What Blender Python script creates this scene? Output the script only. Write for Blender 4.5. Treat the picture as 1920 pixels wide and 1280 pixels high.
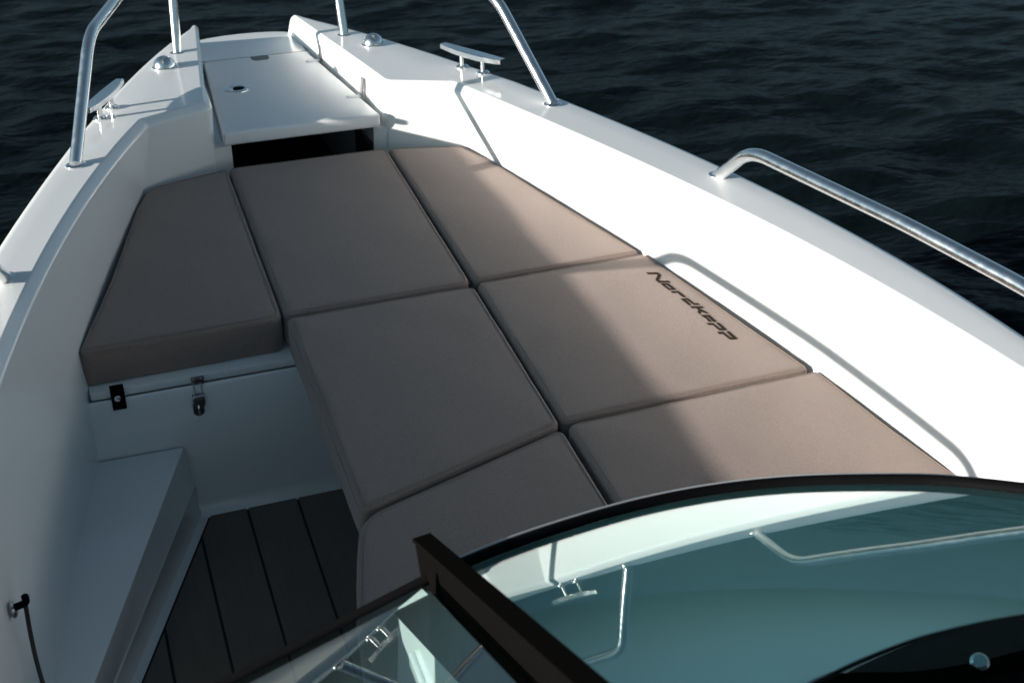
import bpy, bmesh, math, random
import numpy as np
from mathutils import Vector, Matrix

random.seed(7); RNG = np.random.default_rng(11)
SC = bpy.context.scene
COL = SC.collection
for o in list(bpy.data.objects):
    bpy.data.objects.remove(o)

# --------------------------------------------------------------------------
# The boat is measured in its own frame: x to starboard, y to the bow, z up from
# the cushion tops, metres. It lies bow-up by TRIM on the water.
# --------------------------------------------------------------------------
TRIM = math.radians(8.0)
M = Matrix.Translation((0, 0, 0.95)) @ Matrix.Rotation(TRIM, 4, 'X')      # water is z = 0

# ---------------- camera
cam = bpy.data.cameras.new('camera'); camo = bpy.data.objects.new('camera', cam); COL.objects.link(camo)
R_ = Vector((0.94237445, -0.33406859, 0.01812656)); U_ = Vector((0.17060211, 0.52644573, 0.83291645)); F_ = Vector((0.28779388, 0.78182675, -0.55310181))
cm = Matrix(((R_.x, U_.x, -F_.x, -0.67834), (R_.y, U_.y, -F_.y, 0.0), (R_.z, U_.z, -F_.z, 1.8), (0, 0, 0, 1)))
camo.matrix_world = M @ cm
cam.sensor_width = 36.0; cam.lens = 46.65; cam.clip_start = 0.05; cam.clip_end = 12000
cam.dof.use_dof = True; cam.dof.focus_distance = 3.0; cam.dof.aperture_fstop = 7.0
SC.camera = camo

# ---------------- light
SUN_TRAVEL = (M.to_3x3() @ Vector((1.63, 0.125, -0.337))).normalized()
to_sun = -SUN_TRAVEL
elev = math.asin(to_sun.z); azim = math.atan2(to_sun.x, to_sun.y)       # azimuth from +Y, clockwise
world = bpy.data.worlds.new('World'); SC.world = world; world.use_nodes = True
wn = world.node_tree.nodes; wl = world.node_tree.links
bg = wn['Background']
sky = wn.new('ShaderNodeTexSky'); sky.sky_type = 'NISHITA'; sky.sun_disc = False
sky.sun_elevation = elev; sky.sun_rotation = azim; sky.altitude = 0; sky.air_density = 0.8; sky.dust_density = 1.8; sky.ozone_density = 4.0
tn = wn.new('ShaderNodeMix'); tn.data_type = 'RGBA'; tn.blend_type = 'MULTIPLY'; tn.inputs['Factor'].default_value = 1.0
tn.inputs[7].default_value = (0.74, 1.01, 1.05, 1)          # a thin cool overcast tint to the evening sky
hs = wn.new('ShaderNodeHueSaturation'); hs.inputs['Saturation'].default_value = 0.5
wl.new(sky.outputs[0], hs.inputs['Color']); wl.new(hs.outputs['Color'], tn.inputs[6]); wl.new(tn.outputs[2], bg.inputs[0]); bg.inputs[1].default_value = 0.052
sl = bpy.data.lights.new('sun', 'SUN'); sl.energy = 5.0; sl.angle = math.radians(0.55); sl.color = (1.0, 0.91, 0.82)
so = bpy.data.objects.new('sun', sl); COL.objects.link(so)
so.rotation_euler = SUN_TRAVEL.to_track_quat('-Z', 'Y').to_euler(); so.location = (-6, 0, 6)
SC.view_settings.view_transform = 'Standard'; SC.view_settings.look = 'None'
SC.view_settings.exposure = 1.14; SC.view_settings.gamma = 1.0; SC.view_settings.use_curve_mapping = False
SC.render.engine = 'CYCLES'

# ---------------- materials
def mat(name, base, rough=0.5, metal=0.0, coat=0.0, spec=0.5, sheen=0.0):
    m = bpy.data.materials.new(name); m.use_nodes = True
    b = m.node_tree.nodes['Principled BSDF']
    b.inputs['Base Color'].default_value = (*base, 1); b.inputs['Roughness'].default_value = rough
    b.inputs['Metallic'].default_value = metal; b.inputs['Coat Weight'].default_value = coat; b.inputs['Coat Roughness'].default_value = 0.06
    b.inputs['Specular IOR Level'].default_value = spec; b.inputs['Sheen Weight'].default_value = sheen
    return m
def nodes(m): return m.node_tree.nodes, m.node_tree.links, m.node_tree.nodes['Principled BSDF']
def noise_rough(m, scale, lo, hi, detail=3):
    n, l, b = nodes(m)
    tc = n.new('ShaderNodeTexCoord'); t = n.new('ShaderNodeTexNoise'); t.inputs['Scale'].default_value = scale; t.inputs['Detail'].default_value = detail
    r = n.new('ShaderNodeMapRange'); r.inputs['From Min'].default_value = 0.3; r.inputs['From Max'].default_value = 0.7
    r.inputs['To Min'].default_value = lo; r.inputs['To Max'].default_value = hi
    l.new(tc.outputs['Object'], t.inputs['Vector']); l.new(t.outputs['Fac'], r.inputs['Value']); l.new(r.outputs['Result'], b.inputs['Roughness'])
    return tc, t
def noise_bump(m, scale, strength, dist=0.001, detail=2):
    n, l, b = nodes(m)
    tc = n.new('ShaderNodeTexCoord'); t = n.new('ShaderNodeTexNoise'); t.inputs['Scale'].default_value = scale; t.inputs['Detail'].default_value = detail
    bp = n.new('ShaderNodeBump'); bp.inputs['Strength'].default_value = strength; bp.inputs['Distance'].default_value = dist
    l.new(tc.outputs['Object'], t.inputs['Vector']); l.new(t.outputs['Fac'], bp.inputs['Height']); l.new(bp.outputs['Normal'], b.inputs['Normal'])
def tint(m, scale, c0, c1, detail=4):
    n, l, b = nodes(m)
    tc = n.new('ShaderNodeTexCoord'); t = n.new('ShaderNodeTexNoise'); t.inputs['Scale'].default_value = scale; t.inputs['Detail'].default_value = detail
    cr = n.new('ShaderNodeValToRGB'); cr.color_ramp.elements[0].position = 0.32; cr.color_ramp.elements[1].position = 0.68
    cr.color_ramp.elements[0].color = (*c0, 1); cr.color_ramp.elements[1].color = (*c1, 1)
    l.new(tc.outputs['Object'], t.inputs['Vector']); l.new(t.outputs['Fac'], cr.inputs['Fac']); l.new(cr.outputs['Color'], b.inputs['Base Color'])

GEL = mat('gelcoat', (0.78, 0.79, 0.78), 0.16, coat=0.35); tint(GEL, 2.0, (0.685, 0.715, 0.72), (0.705, 0.735, 0.738), 6)
NONSKID = mat('lid_gelcoat', (0.80, 0.81, 0.81), 0.45); noise_bump(NONSKID, 420, 0.25, 0.0006)
DARK = mat('locker_shade', (0.012, 0.014, 0.016), 0.8)  # unlit locker interior, its shade painted in as near-black
CHROME = mat('polished_steel', (0.82, 0.82, 0.81), 0.2, 1.0); noise_rough(CHROME, 40, 0.15, 0.27)
SATIN = mat('dull_steel', (0.30, 0.30, 0.31), 0.35, 1.0); noise_rough(SATIN, 60, 0.25, 0.45)
HINGE = mat('hinge_steel', (0.24, 0.25, 0.26), 0.5, 0.5)
BLACK = mat('black_rubber', (0.004, 0.004, 0.0045), 0.6, spec=0.02); noise_rough(BLACK, 30, 0.55, 0.7)
ANOD = mat('dark_anodised', (0.0035, 0.0033, 0.0032), 0.85, spec=0.0)
NOTCH = mat('recess_shade', (0.13, 0.15, 0.16), 0.6)  # grey standing for the shade inside the lid's pull recess
GASKET_SHEEN = mat('gasket_sheen_grey', (0.30, 0.32, 0.34), 0.35)  # sky sheen along the black gasket, painted as a grey strip
CTOP = mat('pale_glass_lift', (0.80, 0.81, 0.81), 0.5)  # pale to brighten the glass above, standing in for sky reflection
DASH = mat('dash_vinyl', (0.012, 0.015, 0.016), 0.7); noise_bump(DASH, 240, 0.3, 0.0006)
CORD = mat('black_cord', (0.01, 0.01, 0.01), 0.6)
PLANK = mat('grey_synthetic_deck', (0.12, 0.11, 0.10), 0.75)
def brushed(m, c0, c1):
    n, l, b = nodes(m); tc = n.new('ShaderNodeTexCoord'); mp = n.new('ShaderNodeMapping'); mp.inputs['Scale'].default_value = (260, 5, 60)
    t = n.new('ShaderNodeTexNoise'); t.inputs['Scale'].default_value = 1.0; t.inputs['Detail'].default_value = 4
    t2 = n.new('ShaderNodeTexNoise'); t2.inputs['Scale'].default_value = 6.0; t2.inputs['Detail'].default_value = 5
    ad = n.new('ShaderNodeMath'); ad.operation = 'ADD'; cr = n.new('ShaderNodeMapRange'); cr.inputs['From Min'].default_value = 0.7; cr.inputs['From Max'].default_value = 1.3
    mx = n.new('ShaderNodeMix'); mx.data_type = 'RGBA'; mx.inputs[6].default_value = (*c0, 1); mx.inputs[7].default_value = (*c1, 1)
    bp = n.new('ShaderNodeBump'); bp.inputs['Strength'].default_value = 0.2; bp.inputs['Distance'].default_value = 0.001
    l.new(tc.outputs['Object'], mp.inputs['Vector']); l.new(mp.outputs['Vector'], t.inputs['Vector']); l.new(tc.outputs['Object'], t2.inputs['Vector'])
    l.new(t.outputs['Fac'], ad.inputs[0]); l.new(t2.outputs['Fac'], ad.inputs[1]); l.new(ad.outputs[0], cr.inputs['Value']); l.new(cr.outputs['Result'], mx.inputs['Factor'])
    l.new(mx.outputs[2], b.inputs['Base Color']); l.new(t.outputs['Fac'], bp.inputs['Height']); l.new(bp.outputs['Normal'], b.inputs['Normal'])
brushed(PLANK, (0.116, 0.094, 0.078), (0.142, 0.117, 0.098))
CAULK = mat('black_caulk', (0.006, 0.006, 0.006), 0.7)
PRINT = mat('brown_print', (0.026, 0.017, 0.012), 0.8, spec=0.1)

def fabric(name, c0, c1):
    m = mat(name, c0, 0.92, spec=0.25, sheen=0.25); n, l, b = nodes(m)
    tc = n.new('ShaderNodeTexCoord')
    t = n.new('ShaderNodeTexNoise'); t.inputs['Scale'].default_value = 300; t.inputs['Detail'].default_value = 4
    t2 = n.new('ShaderNodeTexNoise'); t2.inputs['Scale'].default_value = 7; t2.inputs['Detail'].default_value = 3
    ad = n.new('ShaderNodeMath'); ad.operation = 'MULTIPLY_ADD'; ad.inputs[1].default_value = 0.15
    mix = n.new('ShaderNodeMix'); mix.data_type = 'RGBA'
    mix.inputs[6].default_value = (*c0, 1); mix.inputs[7].default_value = (*c1, 1)
    l.new(tc.outputs['Object'], t.inputs['Vector']); l.new(tc.outputs['Object'], t2.inputs['Vector'])
    l.new(t2.outputs['Fac'], ad.inputs[0]); l.new(t.outputs['Fac'], ad.inputs[2])
    mr = n.new('ShaderNodeMapRange'); mr.inputs['From Min'].default_value = 0.32; mr.inputs['From Max'].default_value = 0.85
    l.new(ad.outputs[0], mr.inputs['Value']); l.new(mr.outputs['Result'], mix.inputs['Factor']); l.new(mix.outputs[2], b.inputs['Base Color'])
    wv = n.new('ShaderNodeTexWave'); wv.inputs['Scale'].default_value = 210; wv.bands_direction = 'X'
    wv2 = n.new('ShaderNodeTexWave'); wv2.inputs['Scale'].default_value = 210; wv2.bands_direction = 'Y'
    mx = n.new('ShaderNodeMath'); mx.operation = 'ADD'
    l.new(tc.outputs['Object'], wv.inputs['Vector']); l.new(tc.outputs['Object'], wv2.inputs['Vector'])
    l.new(wv.outputs['Fac'], mx.inputs[0]); l.new(wv2.outputs['Fac'], mx.inputs[1])
    b1 = n.new('ShaderNodeBump'); b1.inputs['Strength'].default_value = 0.25; b1.inputs['Distance'].default_value = 0.0005
    b2 = n.new('ShaderNodeBump'); b2.inputs['Strength'].default_value = 0.13; b2.inputs['Distance'].default_value = 0.012
    t3 = n.new('ShaderNodeTexNoise'); t3.inputs['Scale'].default_value = 9; t3.inputs['Detail'].default_value = 2
    l.new(tc.outputs['Object'], t3.inputs['Vector']); l.new(t3.outputs['Fac'], b2.inputs['Height'])
    l.new(mx.outputs[0], b1.inputs['Height']); l.new(b2.outputs['Normal'], b1.inputs['Normal']); l.new(b1.outputs['Normal'], b.inputs['Normal'])
    return m
FAB = fabric('taupe_canvas', (0.192, 0.146, 0.127), (0.274, 0.211, 0.183))
SEAM = fabric('taupe_thread', (0.215, 0.165, 0.132), (0.25, 0.195, 0.158))

def glass_mat(name, col):
    m = bpy.data.materials.new(name); m.use_nodes = True; b = m.node_tree.nodes['Principled BSDF']
    b.inputs['Base Color'].default_value = (*col, 1); b.inputs['Transmission Weight'].default_value = 1.0
    b.inputs['Roughness'].default_value = 0.0; b.inputs['IOR'].default_value = 1.72
    return m
CLEAR = glass_mat('clear_acrylic', (0.50, 0.68, 0.66))
GLASS = glass_mat('teal_tinted_glass', (0.46, 0.82, 0.81))

WATER = mat('sea_water', (0.003, 0.006, 0.007), 0.22); nodes(WATER)[2].inputs['IOR'].default_value = 1.06; nodes(WATER)[2].inputs['Specular Tint'].default_value = (0.54, 0.52, 0.50, 1)
def water_bump():
    n, l, b = nodes(WATER); tc = n.new('ShaderNodeTexCoord')
    mp = n.new('ShaderNodeMapping'); mp.inputs['Scale'].default_value = (1.0, 1.8, 1.0); mp.inputs['Rotation'].default_value = (0, 0, 0.4)
    l.new(tc.outputs['Object'], mp.inputs['Vector'])
    t = n.new('ShaderNodeTexNoise'); t.inputs['Scale'].default_value = 4.0; t.inputs['Detail'].default_value = 4; t.inputs['Roughness'].default_value = 0.45
    bp = n.new('ShaderNodeBump'); bp.inputs['Strength'].default_value = 0.16; bp.inputs['Distance'].default_value = 0.04
    l.new(mp.outputs['Vector'], t.inputs['Vector']); l.new(t.outputs['Fac'], bp.inputs['Height']); t2 = n.new('ShaderNodeTexNoise'); t2.inputs['Scale'].default_value = 0.55; t2.inputs['Detail'].default_value = 5; t2.inputs['Roughness'].default_value = 0.62
    bq = n.new('ShaderNodeBump'); bq.inputs['Strength'].default_value = 0.4; bq.inputs['Distance'].default_value = 0.30
    l.new(mp.outputs['Vector'], t2.inputs['Vector']); l.new(t2.outputs['Fac'], bq.inputs['Height']); l.new(bp.outputs['Normal'], bq.inputs['Normal']); l.new(bq.outputs['Normal'], b.inputs['Normal'])
water_bump()

# ---------------- mesh helpers
def obj(name, verts, faces, m, parent=None, smooth=True, sharp=35):
    me = bpy.data.meshes.new(name); me.from_pydata([tuple(map(float, v)) for v in verts], [], faces); me.update()
    me.materials.append(m)
    bm = bmesh.new(); bm.from_mesh(me)
    bmesh.ops.recalc_face_normals(bm, faces=bm.faces)
    if smooth:
        for f in bm.faces: f.smooth = True
        for e in bm.edges:
            if len(e.link_faces) == 2 and e.calc_face_angle(0) > math.radians(sharp): e.smooth = False
    bm.to_mesh(me); bm.free()
    o = bpy.data.objects.new(name, me); COL.objects.link(o)
    if parent: o.parent = parent
    return o
def empty(name, label=None, cat=None, group=None, parent=None, loc=(0, 0, 0)):
    o = bpy.data.objects.new(name, None); COL.objects.link(o); o.empty_display_size = 0.1; o.location = loc
    if parent: o.parent = parent
    if label: o['label'] = label
    if cat: o['category'] = cat
    if group: o['group'] = group
    return o
def grid_faces(nr, nc, closed=False):
    f = []
    for i in range(nr - 1):
        for j in range(nc if closed else nc - 1):
            k = (j + 1) % nc; f.append((i*nc + j, i*nc + k, (i+1)*nc + k, (i+1)*nc + j))
    return f
class MB:
    def __init__(s): s.v = []; s.f = []
    def add(s, v, f):
        n = len(s.v); s.v += [tuple(p) for p in v]; s.f += [tuple(i + n for i in q) for q in f]; return s
    def box(s, c, e, rot=None, bev=0.0):
        bm = bmesh.new(); bmesh.ops.create_cube(bm, size=1)
        for v in bm.verts: v.co = Vector((v.co.x*e[0], v.co.y*e[1], v.co.z*e[2]))
        if bev: bmesh.ops.bevel(bm, geom=list(bm.edges), offset=bev, segments=2, affect='EDGES', profile=0.5)
        if rot is not None:
            for v in bm.verts: v.co = rot @ v.co
        bm.verts.index_update()
        s.add([v.co + Vector(c) for v in bm.verts], [[v.index for v in f.verts] for f in bm.faces]); bm.free(); return s
    def prism(s, poly, z0, z1):                         # z0, z1: numbers or functions of (x, y)
        n = len(poly); a = [(x, y, z0(x, y) if callable(z0) else z0) for x, y in poly]; b = [(x, y, z1(x, y) if callable(z1) else z1) for x, y in poly]
        f = [tuple(range(n - 1, -1, -1)), tuple(range(n, 2*n))] + [(i, (i+1) % n, n + (i+1) % n, n + i) for i in range(n)]
        return s.add(a + b, f)
    def tube(s, pts, r, n=16, caps=True, ry=None):
        P = [Vector(p) for p in pts]; V = []; prev = None
        for i, p in enumerate(P):
            t = ((P[min(i+1, len(P)-1)] - P[max(i-1, 0)])).normalized()
            if prev is None:
                a = Vector((0, 0, 1)) if abs(t.z) < 0.9 else Vector((1, 0, 0)); u = (a - t*a.dot(t)).normalized()
            else: u = (prev - t*prev.dot(t)).normalized()
            prev = u; w = t.cross(u)
            for k in range(n):
                th = 2*math.pi*k/n; V.append(p + u*math.cos(th)*(ry or r) + w*math.sin(th)*r)
        f = grid_faces(len(P), n, True)
        if caps: f += [tuple(range(n - 1, -1, -1)), tuple(range((len(P)-1)*n, len(P)*n))]
        return s.add(V, f)
    def lathe(s, prof, origin, axis=Vector((0, 0, 1)), n=24):   # prof: (radius, height)
        q = Vector((0, 0, 1)).rotation_difference(Vector(axis).normalized()); V = []
        for r, h in prof:
            for k in range(n): V.append(Vector(origin) + q @ Vector((r*math.cos(2*math.pi*k/n), r*math.sin(2*math.pi*k/n), h)))
        f = grid_faces(len(prof), n, True) + [tuple(range(n - 1, -1, -1)), tuple(range((len(prof)-1)*n, len(prof)*n))]
        return s.add(V, f)
    def build(s, name, m, parent=None, smooth=True, sharp=35): return obj(name, s.v, s.f, m, parent, smooth, sharp)
def rounded(pts, rad, seg=8):
    """polyline with its inner corners replaced by arcs (Bezier)"""
    P = [Vector(p) for p in pts]; out = [P[0]]
    for i in range(1, len(P) - 1):
        a = P[i] + (P[i-1] - P[i]).normalized()*rad; b = P[i] + (P[i+1] - P[i]).normalized()*rad
        for k in range(seg + 1):
            t = k/seg; out.append(a*(1-t)**2 + P[i]*2*t*(1-t) + b*t*t)
    out.append(P[-1]); return out
def dense(pts, step):
    out = [Vector(pts[0])]
    for a, b in zip(pts[:-1], pts[1:]):
        a = Vector(a); b = Vector(b); n = max(1, int((b - a).length/step))
        out += [a.lerp(b, k/n) for k in range(1, n + 1)]
    return out

# ---------------- hull lines
def zg(y):                                             # sheer: height of the gunwale top
    u = 3.6 - y
    return 0.204 - 0.112*(y - 3.6) if y >= 3.6 else (0.204 + 0.098*u - 0.02*u*u if u < 2.4 else 0.324)
def lidz(x, y): return 0.511 - 0.112*y                  # height of the bow locker lid's top
def curve(tab, deg):
    t = np.array(tab); c = np.polyfit(t[:, 0], t[:, 1], deg); return lambda y: float(np.polyval(c, y))
OUT = curve([(0.2, 1.14), (1.0, 1.135), (1.5, 1.125), (1.80, 1.109), (2.06, 1.085), (2.258, 1.048), (2.436, 1.012), (2.62, 0.968), (2.807, 0.913), (2.936, 0.873), (3.05, 0.838), (3.29, 0.762), (3.56, 0.684), (3.79, 0.60), (4.05, 0.50), (4.27, 0.427), (4.53, 0.30), (4.71, 0.203)], 5)
TOP = {1: curve([(0.2, 1.12), (1.0, 1.105), (1.708, 1.039), (1.857, 0.998), (2.0, 0.965), (2.16, 0.93), (2.325, 0.889), (2.593, 0.811), (2.8, 0.755), (3.03, 0.689), (3.32, 0.594), (3.705, 0.472)], 4),
       -1: curve([(0.2, 1.12), (1.0, 1.09), (1.6, 1.03), (2.0, 0.97), (2.467, 0.883), (2.78, 0.808), (2.94, 0.76), (3.12, 0.706), (3.232, 0.661), (3.388, 0.60), (3.535, 0.548), (3.694, 0.488)], 4)}
BOT = {1: curve([(0.2, 1.09), (1.0, 1.07), (1.756, 1.006), (1.965, 0.962), (2.217, 0.907), (2.438, 0.858), (2.846, 0.757), (3.163, 0.655), (3.505, 0.552), (3.652, 0.489)], 4),
       -1: curve([(0.2, 1.05), (1.0, 1.02), (1.5, 0.985), (2.05, 0.915), (2.4, 0.845), (2.82, 0.757), (3.127, 0.656), (3.54, 0.535), (3.652, 0.495)], 4)}
def fillet2(p, q, r, rad, seg=6):
    p, q, r = Vector(p), Vector(q), Vector(r); a = q + (p-q).normalized()*rad; b = q + (r-q).normalized()*rad
    return [tuple(a*(1-t)**2 + q*2*t*(1-t) + b*t*t) for t in [k/seg for k in range(seg + 1)]]
def stations(s):
    ys = list(np.linspace(0.2, 3.58, 44)); T = []; W = []; O = []; zT = []; zO = []; zW = []
    for y in ys:
        T.append((TOP[s](y), y)); W.append((BOT[s](y - 0.02), y - 0.02)); O.append((OUT(y), y))
    A = (0.285, 3.80); B = (TOP[s](3.705), 3.705); Aw = (0.268, 3.765); Bw = (BOT[s](3.652), 3.652)
    tT = fillet2(T[-1], B, A, 0.014) + fillet2(B, A, (0.216, 4.413), 0.014); tW = fillet2(W[-1], Bw, Aw, 0.014) + fillet2(Bw, Aw, (0.222, 4.43), 0.014)
    T += tT; W += tW; O += [(OUT(y), y) for y in np.linspace(3.62, 4.02, len(tT))]
    for y, yt in ((4.12, 4.0), (4.22, 4.13), (4.32, 4.27), (4.42, 4.41), (4.52, 4.52), (4.62, 4.62), (4.69, 4.69), (4.73, 4.735)):
        f = (yt - 3.84)/(4.73 - 3.84); T.append((0.282 + (0.184 - 0.282)*f, yt)); W.append((0.262 + (0.184 - 0.262)*f, yt)); O.append((max(OUT(y), T[-1][0] + 0.012), y))
    n = len(T); zT = [zg(t[1]) for t in T]; zO = [zg(o[1]) for o in O]
    zW = [0.0]*(44 + 7) + [0.0]*7 + [lidz(0, w[1]) - 0.02 for w in W[58:]]
    for (y, tx, ox, dz) in ((4.76, 0.1835, 0.196, -0.006), (4.785, 0.183, 0.195, -0.024), (4.87, 0.182, 0.19, -0.115)):
        T.append((tx, y)); W.append((tx - 0.001, y + 0.004)); O.append((ox, y)); zT.append(zg(y) + dz); zO.append(zg(y) + dz - 0.004); zW.append(lidz(0, y) - 0.03)
    return [np.array(a, float) for a in (T, W, O, zT, zO, zW)]

boat = empty('motorboat', 'white open motorboat with steel bow rails, dark windscreen and padded bow sunbed', 'motorboat')
boat.matrix_world = M

hull_mb = MB()
for s in (-1, 1):
    T, W, O, zT, zO, zW = stations(s); n = len(T)
    tan = np.gradient(T, axis=0); tan /= np.linalg.norm(tan, axis=1)[:, None]
    inw = np.stack([-np.abs(tan[:, 1]), np.where(tan[:, 1] > 0, 1, -1)*tan[:, 0]], 1)        # towards the centreline
    inw[n-3:] = (-1, 0)
    def P(xy, z): return np.stack([xy[:, 0]*s, xy[:, 1], z], 1)
    hullrows = [P(np.stack([O[:, 0]*0.78, O[:, 1] - 0.12], 1), np.full(n, -1.3)), P(np.stack([O[:, 0]*0.93, O[:, 1] - 0.05], 1), zO - 0.55), P(O - [0.012, 0], zO - 0.16), P(O - [0.008, 0], zO - 0.062), P(O, zO - 0.056), P(O, zO - 0.02)]
    gun = [P(O, zO - 0.02)]
    for d, h in ((0.001, 0.011), (0.005, 0.0045), (0.012, 0.001), (0.022, 0.0)):
        L = np.linalg.norm(T - O, axis=1); k = np.minimum(d/np.maximum(L, 1e-4), 0.45)[:, None]; gun.append(P(O + (T - O)*k, zO + (zT - zO)*k[:, 0] - h))
    for k in (0.5, 0.75, 0.93, 0.985): gun.append(P(O + (T - O)*k, zO + (zT - zO)*k))
    rr = np.ones(n); rr[58:] = 0.45
    gun.append(P(T, zT))
    for d, h in ((0.003, 0.0007), (0.0065, 0.0026), (0.021, 0.0135), (0.0245, 0.0172), (0.026, 0.0225)):
        gun.append(P(T + inw*(d*rr)[:, None], zT - h*rr))
    wall = [gun[-1]]; p4 = gun[-1]; Wp = P(W, zW)
    for k in (0.15, 0.4, 0.7, 1.0): wall.append(p4 + (Wp - p4)*k)
    wall.append(Wp + [0, 0, -0.14] - np.array([0.01*s, 0, 0])*np.where(np.arange(n) < 51, 1, 0)[:, None]); wall.append(Wp*[0.985, 1, 0] + np.stack([np.zeros(n), np.zeros(n), np.minimum(zW - 0.2, -0.56)], 1))
    hull_mb.add(np.concatenate(hullrows), grid_faces(len(hullrows), n))
    obj('gunwale', np.concatenate(gun), grid_faces(len(gun), n), GEL, boat)
    obj('side_wall', np.concatenate(wall), grid_faces(len(wall), n), GEL, boat)
# nose and the stem below it
arc = [(-0.19, 4.87), (-0.17, 4.898), (-0.13, 4.917), (-0.07, 4.931), (0, 4.936), (0.07, 4.931), (0.13, 4.917), (0.17, 4.898), (0.19, 4.87)]
rows = [[(x*0.5, 4.7 + (y - 4.87)*0.5, -1.3) for x, y in arc], [(x, y - 0.02, -0.35) for x, y in arc], [(x, y, lidz(x, y) - 0.03) for x, y in arc], [(x, y - 0.002, lidz(x, y) - 0.012) for x, y in arc], [(x*0.985, y - 0.012, lidz(x, y) - 0.003) for x, y in arc]]
hull_mb.add(sum(rows, []), grid_faces(5, len(arc)))
hull = hull_mb.build('hull', GEL, boat)

# foredeck behind the lid
pf = MB(); rws = []
for k in np.linspace(0, 1, 8):
    rws.append([(x*0.985, (4.587 + (y - 0.012 - 4.587)*k), lidz(x, 4.587 + (y - 0.012 - 4.587)*k) - 0.003) for x, y in arc])
pf.add(sum(rws, []), grid_faces(8, len(arc)))
pf.box((0, 4.575, lidz(0, 4.58) - 0.035), (0.40, 0.02, 0.06))
pf.build('foredeck', GEL, boat)

# anchor locker: well with its shade painted dark, jambs, lid, hinges
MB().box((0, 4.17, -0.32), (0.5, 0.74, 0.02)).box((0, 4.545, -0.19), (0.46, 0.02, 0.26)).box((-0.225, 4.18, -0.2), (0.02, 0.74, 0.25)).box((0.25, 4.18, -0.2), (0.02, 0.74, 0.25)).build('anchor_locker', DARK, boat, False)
MB().prism([(-0.272, 3.768), (-0.216, 3.785), (-0.222, 3.82), (-0.272, 3.82)], -0.2, 0.035).build('locker_jamb', GEL, boat)
MB().prism([(0.272, 3.768), (0.272, 3.82), (0.236, 3.82), (0.232, 3.785)], -0.2, 0.035).build('locker_jamb', GEL, boat)
def lid_mesh():
    bm = bmesh.new()
    pts = [(-0.242, 3.757), (0.249, 3.752), (0.187, 4.581), (-0.184, 4.581)]
    a = [bm.verts.new((x, y, lidz(x, y) - 0.045)) for x, y in pts]; b = [bm.verts.new((x, y, lidz(x, y))) for x, y in pts]
    bm.faces.new(a[::-1]); bm.faces.new(b)
    for i in range(4): bm.faces.new((a[i], a[(i+1) % 4], b[(i+1) % 4], b[i]))
    bmesh.ops.bevel(bm, geom=list(bm.edges), offset=0.011, segments=4, affect='EDGES', profile=0.5)
    v = [x.co.copy() for x in bm.verts]; bm.verts.index_update(); f = [[q.index for q in p.verts] for p in bm.faces]; bm.free(); return v, f
lid = obj('locker_lid', *lid_mesh(), NONSKID, boat)
sl_n = Vector((0, 0.112, 1)).normalized()
rb = MB(); rb.prism([(-0.275, 3.80), (-0.228, 3.80), (-0.178, 4.58), (-0.22, 4.58)], lambda x, y: lidz(x, y) - 0.11, lambda x, y: lidz(x, y) - 0.052); rb.build('lid_rebate', GEL, boat)
fl = MB(); o_ = Vector((-0.128, 4.193, lidz(0, 4.193)))
fl.lathe([(0.044, 0.0), (0.0435, 0.003), (0.038, 0.005), (0.026, 0.0042), (0.021, 0.0028)], o_, sl_n, 28); lk = fl.build('flush_latch', CHROME, boat)
MB().lathe([(0.019, 0.0), (0.019, 0.0048)], o_ + Vector((0.006, -0.001, 0)), sl_n, 20).build('latch_hole', BLACK, lk)
fn = MB(); fn.prism([(-0.010, 4.515), (0.034, 4.515), (0.043, 4.535), (0.043, 4.572), (-0.021, 4.572), (-0.021, 4.535)], lambda x, y: lidz(x, y) - 0.012, lambda x, y: lidz(x, y) + 0.0006); fn.build('finger_notch', NOTCH, lid)  # proud plate instead of a cut, recess shade put into its colour
for y in (3.962, 4.43):
    x = 0.282 + (0.184 - 0.282)*(y - 3.84)/0.89 - 0.0155; h = empty('hinge', parent=boat)
    xh = 0.249 - 0.0753*(y - 3.752)
    MB().box((xh + 0.009, y, lidz(0, y) + 0.032), (0.006, 0.026, 0.058), Matrix.Rotation(0.12, 3, 'Y'), 0.001).build('hinge_leaf', HINGE, h)
    MB().box((xh - 0.02, y, lidz(0, y) + 0.0012), (0.042, 0.024, 0.003), Matrix.Rotation(-0.111, 3, 'X'), 0.001).build('hinge_leaf', NONSKID, h)
    MB().tube([(xh + 0.006, y - 0.014, lidz(0, y) + 0.004), (xh + 0.006, y + 0.014, lidz(0, y) + 0.002)], 0.0045, 12).build('hinge_pin', CHROME, h)

# ---------------- rails, cleats, lights
TUBE = 0.0165
def flange(p, parent, r=0.027):
    return MB().lathe([(r, 0), (r, 0.003), (r - 0.003, 0.0055), (TUBE + 0.001, 0.007)], p, sl_n, 28).build('base_flange', CHROME, parent)
pul = empty('bow_rail', parent=boat)
half = [(0.676, 3.377, 0.229), (0.582, 3.640, 0.479), (0.322, 4.49, 0.422), (0.17, 4.83, 0.395)]
path = [(-x, y, z) for x, y, z in half] + [(x, y, z) for x, y, z in half[::-1]]
MB().tube(dense(rounded(path, 0.07, 10), 0.05), TUBE, 20).build('rail_tube', CHROME, pul)
for s in (-1, 1):
    b = Vector((0.288*s, 4.389, 0.114)); t = b + Vector((-0.075*s if s < 0 else -0.035, 0.325, 1))*0.315
    MB().tube([b, b.lerp(t, 0.5), t], TUBE*0.95, 20).build('stanchion', CHROME, pul); flange(b - Vector((0, 0, 0.003)), pul)
    flange(Vector((0.676*s, 3.375, zg(3.375) - 0.001)), pul)
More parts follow.
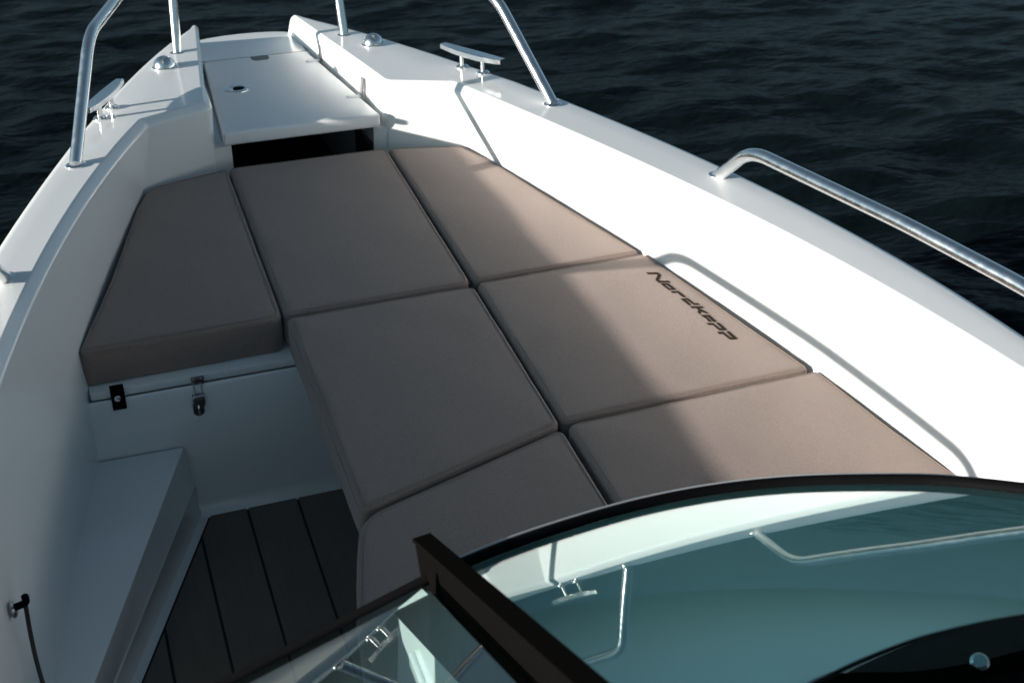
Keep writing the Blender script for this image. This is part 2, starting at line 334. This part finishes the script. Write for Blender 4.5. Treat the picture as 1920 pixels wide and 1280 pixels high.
for s in (-1, 1):
    g = empty('grab_rail', parent=boat)
    fx, fy = (0.880, 2.728) if s > 0 else (0.866, 2.752)
    pts = [(fx*s, fy, zg(fy) - 0.008), (0.885*s, 2.586, 0.405), (0.972*s, 2.068, 0.456), (1.028*s, 1.753, 0.473), (1.052*s, 1.575, 0.478), (1.062*s, 1.47, zg(1.47) - 0.008)]
    MB().tube(dense(rounded(pts, 0.065, 10), 0.05), TUBE, 20).build('rail_tube', CHROME, g)
    MB().lathe([(0.024, -0.002), (0.024, 0.0012), (0.018, 0.002)], (fx*s, fy - 0.002, zg(fy)), sl_n, 24).build('base_weld', CHROME, g)
for s in (-1, 1):
    c = empty('mooring_cleat', parent=boat)
    pa = Vector((0.545*s, 3.837, zg(3.837))); pb = Vector((0.585*s, 3.747, zg(3.747))); ax = (pb - pa).normalized(); mid = (pa + pb)/2
    for p in (pa, pb):
        MB().lathe([(0.021, 0), (0.021, 0.003), (0.018, 0.0065), (0.010, 0.0085)], p, sl_n, 24).build('base_flange', CHROME, c)
        MB().lathe([(0.0088, 0.006), (0.0088, 0.05)], p, sl_n, 18).build('post', CHROME, c)
    side = ax.cross(sl_n).normalized(); up = side.cross(ax).normalized()
    if up.z < 0: up = -up
    V = []; N = 17
    for i in range(N):
        u = -1 + 2*i/(N - 1); w = 0.0205*(1 - 0.42*abs(u)**2.2); th = 0.0100*(1 - 0.2*u*u); c0 = mid + ax*(u*0.142) + sl_n*(0.054 + 0.004*u*u - 0.004)
        for a, b in ((-1, -0.7), (-0.85, -1), (0.85, -1), (1, -0.7), (1, 0.7), (0.85, 1), (-0.85, 1), (-1, 0.7)): V.append(c0 + side*(w*a) + up*(th*b))
    obj('horn', V, grid_faces(N, 8, True) + [tuple(range(7, -1, -1)), tuple(range((N-1)*8, N*8))], CHROME, c, True, 30)
    d = empty('navigation_light', parent=boat); p = Vector((0.349*s, 4.22, zg(4.22)))
    MB().lathe([(0.040, 0), (0.040, 0.003), (0.036, 0.005)], p, sl_n, 28).build('base_flange', CHROME, d)
    MB().lathe([(0.035*math.cos(t), 0.004 + 0.034*math.sin(t)) for t in np.linspace(0, 1.45, 10)], p, sl_n, 28).build('dome', CHROME, d)
    MB().box(p + Vector((0.012*s, 0.022, 0.014)), (0.02, 0.016, 0.014), bev=0.004).build('lens', BLACK, d)

# ---------------- sole, locker below the port cushion, step
SOLE = -0.53
MB().box((0, 1.6, SOLE - 0.02), (1.9, 3.2, 0.04)).build('cabin_sole', GEL, boat, False)
def left_edge(y): return -0.499 + (y - 2.749)*(0.234/0.523)
MB().prism([(left_edge(2.749) - 0.004, 2.752), (left_edge(0.9) - 0.004, 0.9), (0.12, 0.9), (0.12, 2.752)], SOLE, SOLE + 0.004).build('caulk_bed', CAULK, boat, False)
seams = [-1.3, -0.9235, -0.794, -0.6645, -0.534, -0.403, -0.2695, -0.139, 0.0, 0.12]
for a, b in zip(seams[:-1], seams[1:]):
    a += 0.0035; b -= 0.0035
    yfore = 2.747; ycut = lambda x: min(yfore, 2.749 + (x + 0.499)*(0.523/0.234) - 0.006)
    if ycut(b) < 0.95: continue
    poly = [(a, max(0.905, ycut(a)))] if ycut(a) > 0.905 else [(left_edge(0.905) + 0.003, 0.905)]
    if a < -0.499 < b: poly.append((-0.499, yfore))
    poly += [(b, ycut(b)), (b, 0.905)]
    if ycut(a) > 0.905: poly.append((a, 0.905))
    m_ = MB().prism(poly[::-1], SOLE + 0.0005, SOLE + 0.0085); m_.build('deck_plank', PLANK, boat, False)
# locker front: sloped face, lip of its lid, latch, strap
lf = MB(); xs = np.linspace(-0.80, 0.30, 12)
rows = [[(x, 2.795, -0.134) for x in xs], [(x, 2.789, -0.142) for x in xs], [(x, 2.779, -0.40) for x in xs], [(x, 2.773, -0.485) for x in xs], [(x, 2.765, -0.515) for x in xs], [(x, 2.745, -0.527) for x in xs]]
lf.add(sum(rows, []), grid_faces(6, 12)); lf.box((-0.25, 2.9, -0.34), (1.1, 0.2, 0.38)); lock = lf.build('locker_front', GEL, boat, True, 50)
MB().box((-0.2, 3.245, -0.119), (1.08, 0.90, 0.026), bev=0.006).build('locker_top', GEL, boat)
def screw(p, axis, parent, r=0.0035):
    MB().lathe([(r, 0), (r*0.85, 0.0011), (r*0.3, 0.0014)], p, axis, 12).build('screw', CHROME, parent)
lt = empty('toggle_latch', parent=boat)
for x in (-0.491, -0.473): screw((x, 2.7885, -0.117), Vector((0, -1, 0)), lt)
screw((-0.489, 2.780, -0.214), Vector((0, -1, 0)), lt)
MB().box((-0.482, 2.7915, -0.121), (0.032, 0.006, 0.022), bev=0.002).build('catch_plate', SATIN, lt)
MB().tube(rounded([(-0.494, 2.786, -0.128), (-0.494, 2.779, -0.166), (-0.476, 2.779, -0.166), (-0.476, 2.786, -0.128)], 0.006, 4), 0.0025, 8).build('bail', CHROME, lt)
MB().box((-0.486, 2.781, -0.172), (0.030, 0.010, 0.036), Matrix.Rotation(0.05, 3, 'X'), 0.003).build('lever', SATIN, lt)
MB().box((-0.4865, 2.774, -0.160), (0.028, 0.006, 0.009), None, 0.002).build('lever_lip', CHROME, lt)
V_ = MB(); V_.lathe([(0.0135, 0), (0.0135, 0.006)], (-0.489, 2.786, -0.207), Vector((0, -1, 0)), 20); V_.box((-0.489, 2.783, -0.195), (0.027, 0.006, 0.024)); V_.build('padlock_tongue', SATIN, lt)
MB().tube([(-0.489, 2.779, -0.206), (-0.489, 2.773, -0.2), (-0.489, 2.773, -0.192), (-0.489, 2.779, -0.187)], 0.0028, 8).build('staple', CHROME, lt)
stp = empty('hold_down_strap', parent=boat)
V = []
for y, z_ in ((2.7885, -0.088), (2.7865, -0.112), (2.7835, -0.132), (2.7815, -0.158)):
    for x in (-0.692, -0.6905, -0.6605, -0.659): V.append((x, y - (0.0018 if x in (-0.6905, -0.6605) else 0), z_))
obj('strap_web', V, grid_faces(4, 4), BLACK, stp)
MB().lathe([(0.0085, 0), (0.008, 0.003), (0.004, 0.0042)], (-0.677, 2.7835, -0.126), Vector((0, -1, 0.1)), 18).build('snap_stud', CHROME, stp)
# moulded step along the port side
def step():
    r = []
    for k in np.linspace(0, 1, 12):
        t = k*2.3
        top_in = Vector((-0.539 - 0.387*t*0.97, 2.776 - t, -0.305)); top_in.x = -0.539 - 0.3868*t
        bot_in = Vector((-0.519 - 0.452*t, 2.776 - t, -0.527)); wallx = -0.756 - 0.235*t
        top_in.x = max(top_in.x, wallx + 0.03); bot_in.x = max(bot_in.x, wallx + 0.02)
        d = (top_in - bot_in)
        r.append([(wallx - 0.12, 2.776 - t, -0.303), (wallx + 0.0, 2.776 - t, -0.303), (top_in.x - 0.008, top_in.y, -0.305), (top_in.x - 0.002, top_in.y, -0.3075), tuple(top_in - d*0.06), tuple(top_in - d*0.55), tuple(top_in - d*0.57 + Vector((0.004, 0, 0))), tuple(bot_in + d*0.12), tuple(bot_in + Vector((0.006, 0, 0.006))), tuple(bot_in + Vector((0.03, 0, -0.001)))])
    return [p for q in r for p in q], grid_faces(12, 10)
obj('side_step', *step(), GEL, boat, True, 40)
# starboard bench and infill under the pad
MB().box((0.62, 2.05, -0.325), (0.74, 1.5, 0.40)).build('bench_base', GEL, boat, False)
MB().prism([(-0.235, 2.79), (0.25, 2.79), (0.25, 1.45), (-0.235, 1.45)], -0.135, -0.108).build('infill_board', GEL, boat, False)
# hook and cord on the port wall
hk = empty('cord_hook', parent=boat); hp = Vector((-0.915, 1.955, 0.035))
MB().lathe([(0.016, 0), (0.016, 0.004), (0.012, 0.007)], hp + Vector((-0.012, 0, -0.012)), Vector((1, 0, 0.2)), 20).build('hook_plate', SATIN, hk)
MB().tube(rounded([hp + Vector((-0.01, 0, -0.008)), hp + Vector((0.016, -0.002, 0.0)), hp + Vector((0.016, -0.004, 0.018))], 0.008, 5), 0.007, 12).build('hook_arm', BLACK, hk)
cd = [hp + Vector((0.014, -0.002, 0.006)), hp + Vector((0.010, -0.01, -0.06)), hp + Vector((0.012, -0.05, -0.14)), hp + Vector((0.03, -0.12, -0.22)), hp + Vector((0.03, -0.26, -0.30)), hp + Vector((0.0, -0.5, -0.33))]
MB().tube(rounded(cd, 0.05, 6), 0.0042, 10).build('cord', CORD, hk)

# ---------------- windscreen on the starboard console
GS = (1.22544, 0.00287, -0.53730, -0.13778, -0.00172)
def gz(x, y): return GS[0] + GS[1]*x + GS[2]*y + GS[3]*x*x + GS[4]*y*y
def gn(x, y): return Vector((-GS[1] - 2*GS[3]*x, -GS[2] - 2*GS[4]*y, 1)).normalized()
def spline(pts, n):
    P = np.array(pts, float); d = np.concatenate([[0], np.cumsum(np.linalg.norm(np.diff(P, axis=0), axis=1))]); out = []
    for t in np.linspace(0, d[-1], n):
        i = min(max(np.searchsorted(d, t) - 1, 0), len(P) - 2); u = (t - d[i])/(d[i+1] - d[i])
        p0, p1, p2, p3 = P[max(i-1, 0)], P[i], P[i+1], P[min(i+2, len(P)-1)]
        out.append(0.5*((2*p1) + (p2 - p0)*u + (2*p0 - 5*p1 + 4*p2 - p3)*u*u + (-p0 + 3*p1 - 3*p2 + p3)*u**3))
    return np.array(out)
base = spline([(-0.275, 1.303), (-0.19, 1.33), (-0.1, 1.35), (0.04, 1.37), (0.171, 1.365), (0.289, 1.332), (0.423, 1.255), (0.477, 1.206), (0.526, 1.131), (0.58, 1.02), (0.64, 0.86), (0.68, 0.68)], 60)
topc = spline([(-0.275, 0.70), (-0.19, 0.705), (-0.103, 0.724), (-0.029, 0.742), (0.057, 0.753), (0.163, 0.744), (0.25, 0.715), (0.33, 0.66), (0.40, 0.58), (0.46, 0.47)], 60)
ws = empty('windscreen', parent=boat)
V = []
for k in np.linspace(0, 1, 14):
    for b, t in zip(base, topc):
        x, y = b + (t - b)*k; V.append(Vector((x, y, gz(x, y))))
V2 = [p - gn(p.x, p.y)*0.006 for p in V]; nb = len(V)
F = grid_faces(14, 60); F = F + [tuple(i + nb for i in q[::-1]) for q in F]
bd = list(range(60)) + [60*i + 59 for i in range(1, 14)] + list(range(60*13 + 58, 60*13 - 1, -1)) + [60*i for i in range(12, 0, -1)]
F += [(bd[i], bd[(i+1) % len(bd)], bd[(i+1) % len(bd)] + nb, bd[i] + nb) for i in range(len(bd))]
obj('glass_pane', V + V2, F, GLASS, ws, True, 50)
def along(curve, off_out, off_up):
    o = []
    for i, (x, y) in enumerate(curve):
        a = curve[max(i-1, 0)]; c = curve[min(i+1, len(curve)-1)]; t = Vector((c[0]-a[0], c[1]-a[1], 0)).normalized(); nrm = Vector((-t.y, t.x, 0))
        if nrm.y < 0 and abs(t.x) > abs(t.y): nrm = -nrm
        q = Vector((x, y, 0)) + nrm*off_out; o.append(Vector((q.x, q.y, gz(x, y))) + gn(x, y)*off_up)
    return o
MB().tube(along(base, 0.0, 0.004), 0.0105, 14, ry=0.009).build('black_gasket', BLACK, ws)
MB().tube(along(base, 0.0125, 0.002), 0.0052, 10, ry=0.006).build('gasket_sheen_strip', GASKET_SHEEN, ws)
# pillar beside the walk-through: wide flange on a web
def pillar():
    mb = MB(); sec = [(-0.015, 0.027), (-0.014, 0.032), (0.013, 0.033), (0.016, 0.029), (0.002, 0.026), (0.001, -0.05), (-0.010, -0.05), (-0.011, 0.026)]
    V = []; ys = (1.405, 1.398, 1.2, 0.95, 0.7, 0.45)
    for i, y in enumerate(ys):
        c = Vector((-0.292, y, gz(-0.292, y))); nn = Vector((0.0, 0.475, 0.88)); sd = Vector((1, 0, 0.08))
        for a, b in sec: V.append(c + sd*(a*(0.93 if i == 0 else 1)) + nn*(b - (0.003 if i == 0 else 0)))
    return V, grid_faces(len(ys), 8, True) + [tuple(range(7, -1, -1)), tuple(range(40, 48))]
obj('pillar', *pillar(), ANOD, ws, False)
# walk-through pane to port of the pillar
LN = Vector((-0.2997, 0.4427, 0.8451)).normalized(); LD = 1.0999
def lz(x, y): return (LD - LN.x*x - LN.y*y)/LN.z
wp = empty('walkthrough_door', parent=boat)
q = [(-0.325, 1.297), (-0.47, 1.295), (-0.60, 1.291), (-0.74, 1.28), (-0.74, 0.80), (-0.325, 0.80)]
V = [Vector((x, y, lz(x, y))) for x, y in q]; V2 = [p - LN*0.006 for p in V]
obj('door_pane', V + V2, [tuple(range(6)), tuple(range(11, 5, -1))] + [(i, (i+1) % 6, 6 + (i+1) % 6, 6 + i) for i in range(6)], CLEAR, wp, False)
MB().tube([Vector((p.x, p.y, lz(p.x, p.y) + 0.004)) for p in dense([(-0.318, 1.297, 0), (-0.47, 1.295, 0), (-0.60, 1.291, 0), (-0.76, 1.28, 0)], 0.04)], 0.008, 12).build('black_gasket', BLACK, wp)
# console shell and dashboard under the glass
cs = []
bb = along(base, 0.02, -0.008); bb[0].x = -0.300
def lower(p, dz, dy):
    f = min(1.0, max(0.0, (p.y - 0.9)/0.4)); return Vector((p.x if p.x < -0.25 else p.x*(1 + 0.25*(1 - f)), p.y + dy*f, p.z - dz))
for p in bb: cs.append(p)
for p in bb: cs.append(lower(p, 0.03, 0.008))
for p in bb: cs.append(lower(p, 0.28, 0.215))
for p in bb: q = lower(p, 0.30, 0.26); q.z = -0.11; cs.append(q)
for p in bb: q = lower(p, 0.30, 0.26); q.z = SOLE + 0.002; cs.append(q)
console = obj('console', cs, grid_faces(5, 60), GEL, boat)
# port side of the console, facing the walk-through, with an added rib to make a shade band
E0 = [cs[60*k] for k in range(5)]
MB().add([(-0.3005, p.y, p.z) for p in E0] + [(-0.3005, 0.5, SOLE + 0.002), (-0.3005, 0.5, 0.85), (-0.3005, 0.9, 0.66)], [tuple(range(8))]).build('console_side', GEL, console, False)
sf = MB(); yz = [(1.30, 0.478), (1.545, 0.205), (1.187, 0.415), (0.70, 0.69), (0.50, 0.80), (0.50, 0.86), (0.90, 0.67)]
sf.add([(-0.3025, y, z) for y, z in yz] + [(-0.307, y, z) for y, z in yz], [tuple(range(7)), tuple(range(13, 6, -1))] + [(i, (i+1) % 7, 7 + (i+1) % 7, 7 + i) for i in range(7)]); sf.build('side_frame', BLACK, console, False)
MB().box((-0.304, 1.22, 0.205), (0.012, 0.44, 0.03), bev=0.004).build('shade_band_rib', GEL, console)  # rib added for the band of shade it makes
inn = along(base, 0.004, -0.012)
split = [Vector((x, y, 0.435)) for x, y in spline([(-0.272, 0.955), (-0.09, 0.978), (0.137, 1.012), (0.235, 1.030), (0.349, 1.040), (0.50, 1.025), (0.56, 0.95), (0.62, 0.83), (0.66, 0.68)], 60)]
V = list(inn) + [p.lerp(q, 0.35) + Vector((0, 0, -0.012)) for p, q in zip(inn, split)] + split
obj('console_top_lift', V, grid_faces(3, 60), CTOP, console)  # pale area added under the pane to lift the glass
V = split + [Vector((p.x*0.98 - 0.005, 0.62 - 0.1*p.x, 0.425)) for p in split] + [Vector((p.x*0.98 - 0.005, 0.60 - 0.1*p.x, 0.0)) for p in split]
obj('dashboard', V, grid_faces(3, 60), DASH, console)
MB().tube([Vector((x, y, 0.452)) for x, y in [tuple(p) for p in spline([(0.10, 0.985), (0.16, 0.998), (0.265, 0.968), (0.36, 0.955), (0.45, 0.952), (0.55, 0.94)], 24)]], 0.012, 12).build('cowl_edge', ANOD, console)
V = []
for x, y in [tuple(p) for p in spline([(0.10, 0.985), (0.16, 0.998), (0.265, 0.968), (0.36, 0.955), (0.45, 0.952), (0.55, 0.94)], 24)]: V += [Vector((x, y - 0.006, 0.45)), Vector((x, y - 0.26, 0.50))]
obj('instrument_cowl', V, grid_faces(24, 2), BLACK, console)
kn = Vector((0.36, 0.965, 0.448))
MB().lathe([(0.005, 0), (0.005, 0.010), (0.012, 0.012), (0.013, 0.019), (0.009, 0.023)], kn, Vector((-0.25, -0.3, 0.9)), 20).build('steel_knob', CHROME, console)

# ---------------- cushions
def outline(poly, rads, step=0.02):
    n = len(poly); out = []
    for i in range(n):
        p, q, r = [Vector(poly[k % n]) for k in (i - 1, i, i + 1)]; rd = rads[i] if isinstance(rads, (list, tuple)) else rads
        for t in fillet2(p, q, r, rd, 6): out.append(Vector(t))
    d = []
    for i, a in enumerate(out):
        b = out[(i+1) % len(out)]; k = max(1, int((b - a).length/step)); d += [a.lerp(b, j/k) for j in range(k)]
    return d
def cushion(label, poly, rads=0.022, thick=0.105, crown=0.0008, seed=0):
    o2 = outline(poly, rads); n = len(o2); A = np.array([(p.x, p.y) for p in o2])
    area = np.sum(A[:, 0]*np.roll(A[:, 1], -1) - np.roll(A[:, 0], -1)*A[:, 1])
    if area < 0: A = A[::-1]
    t = np.roll(A, -1, 0) - np.roll(A, 1, 0); t /= np.linalg.norm(t, axis=1)[:, None]; nin = np.stack([-t[:, 1], t[:, 0]], 1)
    c = A.mean(0); rng = np.random.default_rng(seed); ph = rng.uniform(0, 6.28, 6)
    s = np.concatenate([[0], np.cumsum(np.linalg.norm(np.diff(A, axis=0), axis=1))])
    wob = 0.0008*np.sin(s*15 + ph[0]) + 0.0005*np.sin(s*43 + ph[1]) + 0.0003*np.sin(s*97 + ph[4])
    rings = []
    for d, z in ((0.010, -thick), (0.003, -thick + 0.004), (0.0, -thick + 0.012), (-0.002, -thick*0.5), (0.0, -0.012), (0.0008, -0.0062), (0.0030, -0.0022), (0.0066, -0.0004), (0.0090, -0.0007), (0.0114, -0.0003), (0.0150, 0.0004)):
        q = A + nin*(d + wob*(1 if z > -0.03 else 0.5))[:, None]; rings.append(np.column_stack([q, np.full(n, z) + wob*0.5*(1 if z < 0.0002 else 0.5)]))
    q0 = rings[-1]
    for k in (0.05, 0.12, 0.22, 0.36, 0.52, 0.7, 0.86):
        xy = q0[:, :2] + (c - q0[:, :2])*k; hgt = crown*(1 - (1 - k)**9)
        z = 0.0004 + hgt + 0.0010*np.sin(xy[:, 0]*19 + ph[2])*np.sin(xy[:, 1]*16 + ph[3]) + wob*0.25*(1 - k)**14
        rings.append(np.column_stack([xy, z]))
    V = np.concatenate(rings + [[(c[0], c[1], crown + 0.0004)]]); F = grid_faces(len(rings), n, True)
    F += [((len(rings)-1)*n + j, (len(rings)-1)*n + (j+1) % n, len(rings)*n) for j in range(n)] + [tuple(range(n - 1, -1, -1))]
    V = V - np.array([c[0], c[1], 0])
    o = obj('cushion', V, F, FAB, None, True, 60)
    o['label'] = label; o['category'] = 'cushion'; o['group'] = 'cushions of the bow sunbed'
    o.matrix_world = M @ Matrix.Translation((c[0], c[1], 0))
    sp = rings[7]; r_ = rings[8]; pts = [Vector((*(0.5*(a[:2] + b[:2]) - c), 0.0007)) for a, b in zip(sp, r_)]; pts.append(pts[0])
    MB().tube(pts, 0.0008, 6, False).build('edge_seam', SEAM, o)
    L = A + nin*0.0132; sl_ = np.concatenate([[0], np.cumsum(np.linalg.norm(np.diff(np.vstack([L, L[:1]]), axis=0), axis=1))]); st = MB()
    for d0 in np.arange(0.0, sl_[-1] - 0.006, 0.0075):
        e = [np.array([np.interp(d0 + q, sl_, np.append(L[:, i], L[0, i])) for i in (0, 1)]) - c for q in (0, 0.0048)]
        st.tube([Vector((*e[0], 0.0001)), Vector((*e[1], 0.0001))], 0.0006, 4, False)
    so_ = st.build('stitching', SEAM, o); so_['kind'] = 'stuff'
    sd = [Vector((a[0] - c[0], a[1] - c[1], -0.0105)) for a in (A - nin*0.0006)]; sd.append(sd[0])
    MB().tube(sd, 0.0009, 6, False).build('edge_seam', SEAM, o)
    return o, c
cushion('dark shaded tapering cushion on the port locker, above the small latch and strap', [(-0.246, 3.700), (-0.488, 3.640), (-0.533, 3.528), (-0.646, 3.127), (-0.750, 2.818), (-0.252, 2.826)], [0.02, 0.04, 0.03, 0.08, 0.022, 0.03], seed=1)
cushion('shaded rectangular cushion right behind the black opening of the bow locker', [(-0.241, 3.703), (0.249, 3.697), (0.249, 2.838), (-0.246, 2.832)], [0.015, 0.015, 0.03, 0.02], seed=2)
cushion('forward tapering cushion against the sunlit starboard wall, partly lit', [(0.255, 3.695), (0.475, 3.647), (0.538, 3.503), (0.642, 3.163), (0.742, 2.852), (0.261, 2.846)], [0.015, 0.03, 0.03, 0.06, 0.02, 0.025], seed=3)
cushion('fully shaded square cushion in the middle, its left side above the footwell', [(-0.243, 2.822), (0.252, 2.826), (0.250, 2.196), (-0.246, 2.047)], [0.022, 0.025, 0.025, 0.025], seed=4)
logo, lc = cushion('half sunlit cushion printed with a dark brown word beside the white wall', [(0.261, 2.838), (0.748, 2.846), (0.900, 2.214), (0.258, 2.204)], [0.03, 0.022, 0.02, 0.02], seed=5)
cushion('shaded cushion with a slanting front edge, touching the windscreen pillar in the view', [(-0.256, 2.028), (0.247, 2.180), (0.247, 1.66), (-0.340, 1.66), (-0.318, 1.80)], [0.06, 0.025, 0.02, 0.02, 0.05], seed=6)
cushion('rear half sunlit cushion by the white wall, cut off by the curved windscreen edge', [(0.262, 2.192), (0.912, 2.204), (0.953, 1.962), (0.997, 1.756), (1.013, 1.66), (0.262, 1.66)], [0.03, 0.02, 0.05, 0.03, 0.02, 0.02], seed=7)
LET = [
 ([(0.7089, 2.7466), (0.7393, 2.7385), (0.7425, 2.7222), (0.7257, 2.6995), (0.7262, 2.6961), (0.7485, 2.6893), (0.7504, 2.6778), (0.7197, 2.6865), (0.7166, 2.7024), (0.7337, 2.7259), (0.7335, 2.7291), (0.7111, 2.7355)], None),
 ([(0.7213, 2.6821), (0.7297, 2.681), (0.7421, 2.6767), (0.7489, 2.64), (0.744, 2.6398), (0.7283, 2.6441)], [(0.7298, 2.6719), (0.7347, 2.671), (0.7393, 2.6497), (0.7341, 2.65)]),
 ([(0.7298, 2.638), (0.7504, 2.633), (0.757, 2.5978), (0.7484, 2.5988), (0.7462, 2.6052), (0.7438, 2.6243), (0.7311, 2.6266)], None),
 ([(0.7377, 2.5954), (0.7577, 2.5924), (0.763, 2.5642), (0.772, 2.5613), (0.774, 2.5509), (0.7583, 2.5555), (0.7518, 2.5862), (0.7491, 2.5866), (0.7515, 2.558), (0.7449, 2.5573)], None),
 ([(0.7447, 2.5539), (0.776, 2.5444), (0.7775, 2.5358), (0.7642, 2.5367), (0.7647, 2.5349), (0.7718, 2.5225), (0.7764, 2.5072), (0.7701, 2.5097), (0.7623, 2.5214), (0.7523, 2.5097), (0.7515, 2.5224), (0.7583, 2.5319), (0.7556, 2.5403), (0.7465, 2.5429)], None),
 ([(0.752, 2.5081), (0.7749, 2.5024), (0.7792, 2.4661), (0.7698, 2.4687), (0.7697, 2.4761), (0.7673, 2.4965), (0.7633, 2.4979), (0.7673, 2.4703), (0.7593, 2.4721), (0.758, 2.4807), (0.7596, 2.4847)], None),
 ([(0.7499, 2.4699), (0.766, 2.465), (0.7721, 2.4375), (0.7769, 2.436), (0.7736, 2.4642), (0.7813, 2.462), (0.7853, 2.4378), (0.786, 2.4247), (0.7755, 2.426), (0.7662, 2.4295), (0.7619, 2.4558), (0.7512, 2.4596)], None),
 ([(0.7574, 2.4259), (0.7727, 2.4223), (0.7784, 2.393), (0.7824, 2.3909), (0.7804, 2.421), (0.7881, 2.4189), (0.793, 2.3812), (0.7845, 2.3808), (0.773, 2.3842), (0.7674, 2.4119), (0.7585, 2.4144)], None)]
for o_, h_ in LET:
    bm = bmesh.new(); es = []
    for lp in ([o_] if h_ is None else [o_, h_]):
        vs = [bm.verts.new((x - lc[0], y - lc[1], 0.0)) for x, y in lp]; es += [bm.edges.new((vs[i], vs[(i+1) % len(vs)])) for i in range(len(vs))]
    bmesh.ops.triangle_fill(bm, use_beauty=True, use_dissolve=False, edges=es)
    for _ in range(2): bmesh.ops.subdivide_edges(bm, edges=list(bm.edges), cuts=1, use_grid_fill=True)
    v = [x.co.copy() for x in bm.verts]; bm.verts.index_update(); f = [[q.index for q in p.verts] for p in bm.faces]; bm.free()
    obj('letter', v, f, PRINT, logo, False)
# drape the print on the cushion top
bpy.context.view_layer.update()
from mathutils.bvhtree import BVHTree
lm = logo.data; tree = BVHTree.FromPolygons([v.co.copy() for v in lm.vertices], [tuple(p.vertices) for p in lm.polygons])
for ch in logo.children:
    if ch.name.startswith('letter'):
        for v in ch.data.vertices:
            h = tree.ray_cast(Vector((v.co.x, v.co.y, 0.1)), Vector((0, 0, -1)))
            v.co.z = (h[0].z if h[0] else 0.003) + 0.0008

# ---------------- water
def axis(lo, hi, step, far):
    c = list(np.arange(lo, hi, step)); g = step; a = lo; left = []
    while a > -far: g *= 1.12; a -= g; left.append(a)
    g = step; b = c[-1]; right = []
    while b < far: g *= 1.12; b += g; right.append(b)
    return np.array(left[::-1] + c + right)
ax_x = axis(-9, 13, 0.06, 6000); ax_y = axis(-1, 20, 0.06, 6000)
X, Y = np.meshgrid(ax_x, ax_y); sx = np.gradient(ax_x)[None, :]*np.ones_like(X); sy = np.gradient(ax_y)[:, None]*np.ones_like(Y); sp = np.maximum(sx, sy)
Z = np.zeros_like(X); WDIR = 1.25
for i in range(90):
    lam = 0.20*(2.2/0.20)**RNG.uniform(0, 1)**1.3; th = WDIR + RNG.normal(0, 0.62); k = 2*math.pi/lam
    amp = 0.0031*lam**0.85; phs = RNG.uniform(0, 6.28)
    warp = 0.5*np.sin(X*0.9*math.cos(th + 1.2) + Y*0.9*math.sin(th + 1.2) + phs*3)
    c = np.cos(k*(X*math.cos(th) + Y*math.sin(th)) + phs + warp); w = 2*((c + 1)/2)**1.7 - 0.9
    Z += amp*w*np.clip(1.6 - 4.0*sp/lam, 0, 1)
nr, nc = X.shape
me = bpy.data.meshes.new('water'); idx = np.arange(nr*nc).reshape(nr, nc)
quads = np.stack([idx[:-1, :-1], idx[:-1, 1:], idx[1:, 1:], idx[1:, :-1]], -1).reshape(-1, 4)
me.vertices.add(nr*nc); me.vertices.foreach_set('co', np.stack([X, Y, Z], -1).astype(np.float32).ravel())
me.loops.add(quads.size); me.loops.foreach_set('vertex_index', quads.astype(np.int32).ravel())
me.polygons.add(len(quads)); me.polygons.foreach_set('loop_start', np.arange(0, quads.size, 4, dtype=np.int32))
me.polygons.foreach_set('use_smooth', np.ones(len(quads), dtype=bool))
me.update(calc_edges=True); me.validate(); me.materials.append(WATER)
wo = bpy.data.objects.new('water', me); COL.objects.link(wo); wo['kind'] = 'structure'
